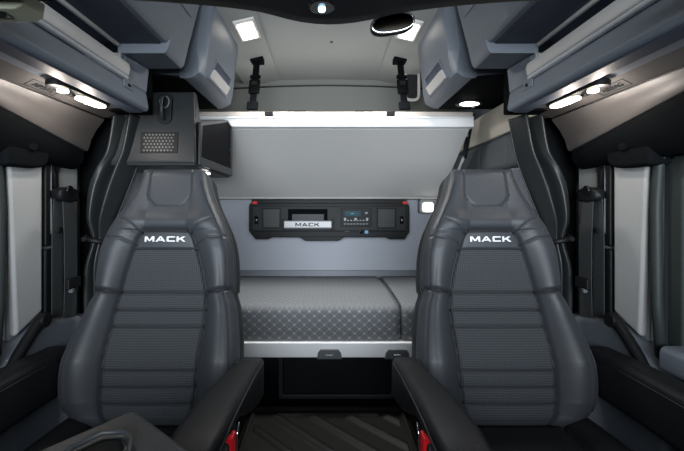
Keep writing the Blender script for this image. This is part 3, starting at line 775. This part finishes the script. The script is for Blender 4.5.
# ================================================================== lower bunk
def mattress(x0, x1, lab):
    yb, yf, zt, zb = 2.555, 1.80, -.492, -.668
    r = .035; prof = [(yb, zb), (yf, zb)]
    for k in range(9):
        a = PI/2*k/8; prof.append((yf + r - r*math.cos(a), zt - r + r*math.sin(a)))
    for k in range(1, 13):
        u = k/12; prof.append((yf+r + (yb-yf-r)*u, zt + .010*math.sin(PI*u)*1.0))
    secs = []
    N = 40
    for i in range(N+1):
        u = i/N; x = x0+(x1-x0)*u; e = min(u, 1-u)*(x1-x0); k = .012*(1-min(1, e/.02))**2
        secs.append([(x, y+(k if y < 1.9 else 0), z-(k if z > -.6 else 0)) for y, z in prof])
    o = build('mattress', M().loft(secs), QUILT, None)
    return tag(o, lab, 'mattress', 'bunk mattress sections')
m1 = mattress(-.90, .364, 'wide grey quilted mattress section below the stereo unit')
m2 = mattress(.371, .90, 'short grey quilted mattress section behind the right seat')
for m_, a, b in ((m1, -.90, .364),):
    build('edge_piping', M().tube([(b if m_ is m1 else a, y, z) for y, z in ((2.54, -.488), (2.2, -.480), (1.85, -.490), (1.815, -.50), (1.802, -.53), (1.802, -.66))], .0025, 8), GROOVE, m_)
t = thing('bunk_platform', 'dark bunk platform with white front edge under the mattresses', 'bunk', (0, 2.2, -1.05))
build('front_edge', M().box(-.915, .915, 1.785, 1.83, -.748, -.672), WHITE, t, .006, label='white front edge strip')
build('deck', M().box(-.915, .915, 1.83, 2.58, -.72, -.672), DARKP, t)
build('front_panel', M().box(-.915, .915, 1.89, 1.93, -1.05, -.72), MATTE, t)
for c, w in ((.007, .062), (.342, .062)):
    tb = build('latch', M().prism([(c-w, 1.775, -.752), (c-w*.93, 1.775, -.722), (c-w*.72, 1.775, -.703), (c+w*.72, 1.775, -.703), (c+w*.93, 1.775, -.722), (c+w, 1.775, -.752)], (0, .012, 0)), GREYTAB, t, .004, label='dark grey trapezoid latch')
    build('latch_mark', M().box(c-.018, c+.018, 1.7725, 1.776, -.733, -.728), BTN, tb)
# locker door frame
x0, x1, z0, z1 = -.235, .325, -.975, -.77
v = []
lk = build('locker_door', M().box(x0, x1, 1.880, 1.892, z0, z1), BLACKP, t, .008)
fr = M()
fr.box(x0-.012, x1+.012, 1.868, 1.889, z0-.022, z0).box(x0-.022, x0, 1.868, 1.889, z0-.022, z1).box(x1, x1+.022, 1.868, 1.889, z0-.022, z1)
build('locker_frame', fr, DARKP, lk, .004)
# heater duct boxes at the sides of the foot well
for s in (-1, 1):
    struct('trim_%d' % (27 if s < 0 else 28), M().prism([(s*.40, 1.30, -1.05), (s*.40, 1.88, -1.05), (s*.40, 1.88, -.80), (s*.36, 1.50, -.80), (s*.40, 1.30, -.90)], (s*.5, 0, 0)), MATTE, .01)

# floor mat
rows = []
NX, NY = 130, 120
for j in range(NY+1):
    y = .75 + (1.86-.75)*j/NY; r = []
    for i in range(NX+1):
        x = -.385+.77*i/NX; z = -1.040
        e = min(x+.385, .385-x, 1.86-y, y-.75)
        if e < .022: z += .014*math.sin(PI*min(1, e/.022))
        if 1.50 < y < 1.78 and e > .04:
            ph = ((x*.95+ (y-1.5)*1.0)/.175) % 1
            if ph < .35: z += .014*math.sin(PI*ph/.35)
            if abs(x) > .30: z += 0
        elif abs(y-1.475) < .02: z += .012*math.cos(PI*(y-1.475)/.04)
        elif y < 1.44:
            ph = ((x*.95 - y)/.135) % 1
            if ph < .35: z += .012*math.sin(PI*ph/.35)
        elif abs(y-1.80) < .012 and abs(x) < .25: z += .008
        r.append((x, y, z))
    rows.append(r)
mb = M().grid(rows)
tag(build('floor_mat', mb, RUBBER, None, solid=.008), 'black rubber floor mat with diagonal ribs between the seats', 'mat')

# ================================================================== curtains
for s, lab in ((-1, 'dark pleated curtain tied back behind the left seat, left of the wall cabinet'), (1, 'dark pleated curtain tied back behind the right seat, beside the padded side panel')):
    t = thing('curtain', lab, 'curtain', (s*.93, 1.45, -.62), 'tied-back sleeper curtains')
    # x extent (inner, outer) by height
    XI = [(-.62, .865), (-.40, .880), (-.22, .890), (-.13, .888), (-.07, .872), (.05, .830), (.20, .780), (.37, .745)]
    XO = [(-.62, .970), (-.40, .985), (-.25, .985), (-.13, .960), (-.05, .985), (.07, .985), (.15, .955), (.22, .905), (.37, .875)]
    rows = []
    for j in range(101):
        z = -.62 + .985*j/100
        a, b = smooth_tab(XI, z), smooth_tab(XO, z); pin = math.exp(-((z+.13)/.06)**2)
        r = []
        for i in range(141):
            u = i/140
            amp = .032*(1-.5*pin)
            ph = 2*PI*2.3*u + .7*math.sin(3.0*z+1) + .4*math.sin(6*z+u*3)
            y = 1.465 + amp*math.sin(ph) + .004*math.sin(2*PI*6*u+4*z) - .02*math.sin(PI*u)
            x = a + (b-a)*u + .004*math.sin(ph*1.0+1)
            r.append((s*x, y, z))
        rows.append(r)
    build('cloth', M().grid(rows), CURT, t, solid=.004)
    tb = M().tube([(s*(.924+.044*math.cos(a)), 1.455+.048*math.sin(a), -.13+.012*math.cos(a)) for a in [2*PI*k/24 for k in range(24)]], .010, 8, True)
    build('tieback', tb, BLACKP, t)
    build('tieback_button', M().disc((s*.950, 1.405, -.125), (0, -1, 0), .010, .008, 14), BLACKP, t, .002)

# ================================================================== seat belts
for s, lab in ((-1, 'black seat belt hanging on the left pillar'), (1, 'black seat belt hanging on the right pillar')):
    t = thing('seat_belt', lab, 'seat belt', (s*.99, 1.33, -.52), 'seat belts on the door pillars')
    # height adjuster track
    tr = build('adjuster_track', M().box(s*1.003, s*1.021, 1.28, 1.345, -.14, .225), BLACKP, t, .006)
    build('track_slot', M().box(s*.999, s*1.006, 1.300, 1.322, -.10, .20), GLOSS, tr, .002)
    build('retractor_cover', M().box(s*1.000, s*1.021, 1.275, 1.352, -.58, -.15), BLACKP, t, .008)
    g = build('belt_guide', M().loft([[(s*(.985+px*1.0), y, .045+pz) for px, pz in rrect(-.020, .022, -w, w, .4*w)] for y, w in ((1.30, .014), (1.315, .024), (1.35, .030), (1.39, .024), (1.40, .014))]), BLACKP, t)
    build('guide_bolt', M().disc((s*.966, 1.34, .062), (-s, 0, 0), .018, .010, 18), GLOSS, g, .003)
    def strip(pts, w, th=.003):
        L = []
        for x, y, z in pts: L.append([(s*x, y-w, z), (s*x, y+w, z), (s*(x+th), y+w, z), (s*(x+th), y-w, z)])
        return M().loft(L)
    build('webbing', strip([(.972, 1.350, .030), (.968, 1.352, -.10), (.965, 1.350, -.27), (.966, 1.345, -.50)], .030), WEB, t, .001)
    build('webbing', strip([(.990, 1.325, .030), (.990, 1.318, -.12), (.988, 1.315, -.30), (.985, 1.31, -.52)], .026), WEB, t, .001)
    tg = build('latch_plate', M().loft([[(s*(.948), y, z) for y, z in ((1.318, zc_), (1.385, zc_))] + [(s*.965, y, z) for y, z in ((1.385, zc_), (1.318, zc_))] for zc_ in (-.305, -.265)]), BLACKP, t, .004)
    build('steel_tongue', M().box(s*.945, s*.960, 1.330, 1.345, -.318, -.303), GREYTAB, tg, .002)
    build('stop_button', M().disc((s*.985, 1.318, -.085), (-s, 0, 0), .012, .008, 14), BLACKP, t, .002)
    # pillar pull strap: black arm running forward and down
    path = [(s*.958, 1.225, -.375), (s*.958, 1.195, -.380), (s*.958, 1.15, -.42), (s*.958, 1.09, -.48), (s*.962, 1.03, -.53), (s*.965, .98, -.60)]
    a = tag(build('anchor_arm', M().tube(path, [.015, .018, .017, .016, .016, .015], 12), BLACKP), 'black curved belt anchor arm beside the %s door' % ('left' if s < 0 else 'right'), 'strap', 'belt anchor arms')
    build('pivot', M().disc((s*.965, 1.205, -.378), (-s, 0, 0), .024, .028, 18), BLACKP, a, .006)

# coat hook / speaker on the black pillar cap
for s in (-1, 1):
    tag(build('cap_knob', M().disc((s*.964, 1.17, .20), (-s, 0, 0), .018, .010, 20), MATTE, None, .004), 'small round black knob on the %s pillar cap' % ('left' if s < 0 else 'right'), 'knob')

# ================================================================== front overhead console
t = thing('overhead_console', 'black overhead console across the top of the view', 'console', (0, .4, .25))
secs = []
edge = [(-1.0, .365), (-.60, .350), (-.40, .343), (-.22, .332), (-.115, .320), (-.05, .304), (0, .299), (.05, .303), (.12, .318), (.25, .333), (.45, .343), (.60, .350), (1.0, .365)]
for i in range(61):
    x = -.66+1.32*i/60; z = smooth_tab(edge, x)
    secs.append([(x, .30, z+.02), (x, .40, z-.002), (x, .56, z-.004), (x, .590, z), (x, .60, z+.02), (x, .60, .42), (x, .30, .42)])
build('body', M().loft(secs), CONSOLE, t, 0)
hs = build('lamp_housing', M().disc((-.009, .532, .294), (0, 0, 1), .020, .012, 24), GLOSS, t, .003)
build('lamp_lens', M().disc((-.009, .532, .289), (0, 0, 1), .0055, .010, 16), LENSBLUE, hs, .002)
for hx in (-.32, .32): build('hanger', M().box(hx-.03, hx+.03, .38, .46, .415, .90), MATTE, t)
# oval mirror
t = thing('rear_view_mirror', 'small oval mirror in a chrome rim below the overhead console', 'mirror', (.115, .62, .29))
def ov(rx, rz, y, n=36, tilt=.16):
    out = []
    for k in range(n):
        a = 2*PI*k/n; u = rx*math.copysign(abs(math.cos(a))**.75, math.cos(a)); v = rz*math.copysign(abs(math.sin(a))**.8, math.sin(a))
        zz = u*math.sin(tilt)+v*math.cos(tilt); out.append((.112+u*math.cos(tilt)-v*math.sin(tilt), y-zz*.19, .318+zz))
    return out
build('shell', M().loft([ov(.030, .008, .655), ov(.036, .012, .645), ov(.039, .0165, .63), ov(.038, .0160, .622)]), GLOSS, t, 0)
def ring(rx, rz, y, r): return M().tube(ov(rx, rz, y, 48), r, 8, True)
build('rim', ring(.036, .0140, .6215, .0024), CHROME, t)
g = ov(.034, .0125, .6205)
mb = M().prism(g, (0, -.0008, 0))
build('glass', mb, MIRROR, t, 0, smooth=False)
build('stem', M().tube([(.114, .64, .325), (.114, .62, .345), (.114, .595, .36)], .009, 10), BLACKP, t)
# beige bracket at the upper left
t = thing('corner_bracket', 'pale greenish-beige bracket with dark slot, top left corner', 'bracket', (-.56, .66, .33))
pr = [(-.665, .350), (-.555, .350), (-.540, .357), (-.536, .385), (-.566, .385), (-.574, .366), (-.60, .362), (-.62, .372), (-.63, .388), (-.665, .388)]
build('arm', M().prism([(x, .635, z) for x, z in pr], (0, .05, 0)), BRACK, t, .004)
build('slot', M().box(-.662, -.578, .643, .664, .3475, .356), GLOSS, t, .003)
build('mount', M().box(-.655, -.52, .60, .68, .388, .40), MATTE, t, .002)

# ================================================================== dash tray, lower left
t = thing('dash_tray', 'dark grey plastic tray corner with raised curved lip, bottom left', 'tray', (-.24, .40, -.30))
top = [(-.268, .500), (-.160, .430), (-.10, .30), (-.22, .20), (-.42, .28), (-.352, .440)]
top = [(-.270, .503), (-.150, .410), (-.09, .33), (-.20, .22), (-.40, .30), (-.345, .405)]
build('top_plate', M().prism([(x, y, -.300) for x, y in top], (0, 0, .020)), DARKP, t, .008, 4)
arc = [(-.300+.0, .385, -.278), (-.293, .412, -.275), (-.275, .437, -.274), (-.250, .440, -.274), (-.232, .425, -.274), (-.222, .400, -.275), (-.222, .37, -.278)]
build('raised_lip', M().tube(arc, .0032, 10), DARKP, t)
build('recess', M().prism([(x, y, -.2795) for x, y in ((-.292, .37), (-.286, .408), (-.270, .430), (-.252, .432), (-.238, .420), (-.230, .395), (-.230, .37))], (0, 0, .001)), BLACKP, t)
build('stand', M().box(-.30, -.18, .24, .34, -1.05, -.30), BLACKP, t, .01)

# ================================================================== raise everything so the floor is z = 0
for o in list(C.objects):
    if o.parent is None: o.location.z += H

# ================================================================== light
w = bpy.data.worlds.new('w'); bpy.context.scene.world = w; w.use_nodes = True
w.node_tree.nodes['Background'].inputs[0].default_value = (.62, .72, .85, 1)
w.node_tree.nodes['Background'].inputs[1].default_value = .10
def area(name, loc, rot, sx, sy, e, col):
    l = bpy.data.lights.new(name, 'AREA'); l.shape = 'RECTANGLE'; l.size = sx; l.size_y = sy; l.energy = e; l.color = col
    o = bpy.data.objects.new(name, l); C.objects.link(o); o.location = (loc[0], loc[1], loc[2]+H); o.rotation_euler = rot; return o
struct('trim_29', BX(-1.05, 1.05, -.75, -.12, -1.05+H, -.20+H), BLACKP, .03)  # unseen dashboard block behind the viewer, added to shade the lower cab
# daylight entering through the windshield behind the viewer
area('windshield_daylight', (0, -1.8, .24), (math.radians(90), 0, 0), 2.1, 1.25, 175, (.86, .93, 1.0))

# light strip hidden behind the bunk rail, shining up on the lining
area('bunk_light_strip', (0, 2.12, .55), (PI, 0, 0), 1.3, .10, 1.6, (1, .96, .92))
cam = bpy.data.cameras.new('camera'); co = bpy.data.objects.new('camera', cam); C.objects.link(co)
co.location = (0, 0, H); co.rotation_euler = (PI/2, 0, 0)
cam.sensor_fit = 'HORIZONTAL'; cam.sensor_width = 36; cam.lens = 36*F/684; cam.clip_start = .02
cam.shift_x = (342-CX)/684; cam.shift_y = -(225.5-CY)/684
sc = bpy.context.scene; sc.camera = co
sc.view_settings.view_transform = 'Standard'; sc.view_settings.look = 'None'; sc.view_settings.gamma = 1; sc.view_settings.use_curve_mapping = False
sc.view_settings.exposure = 0.0
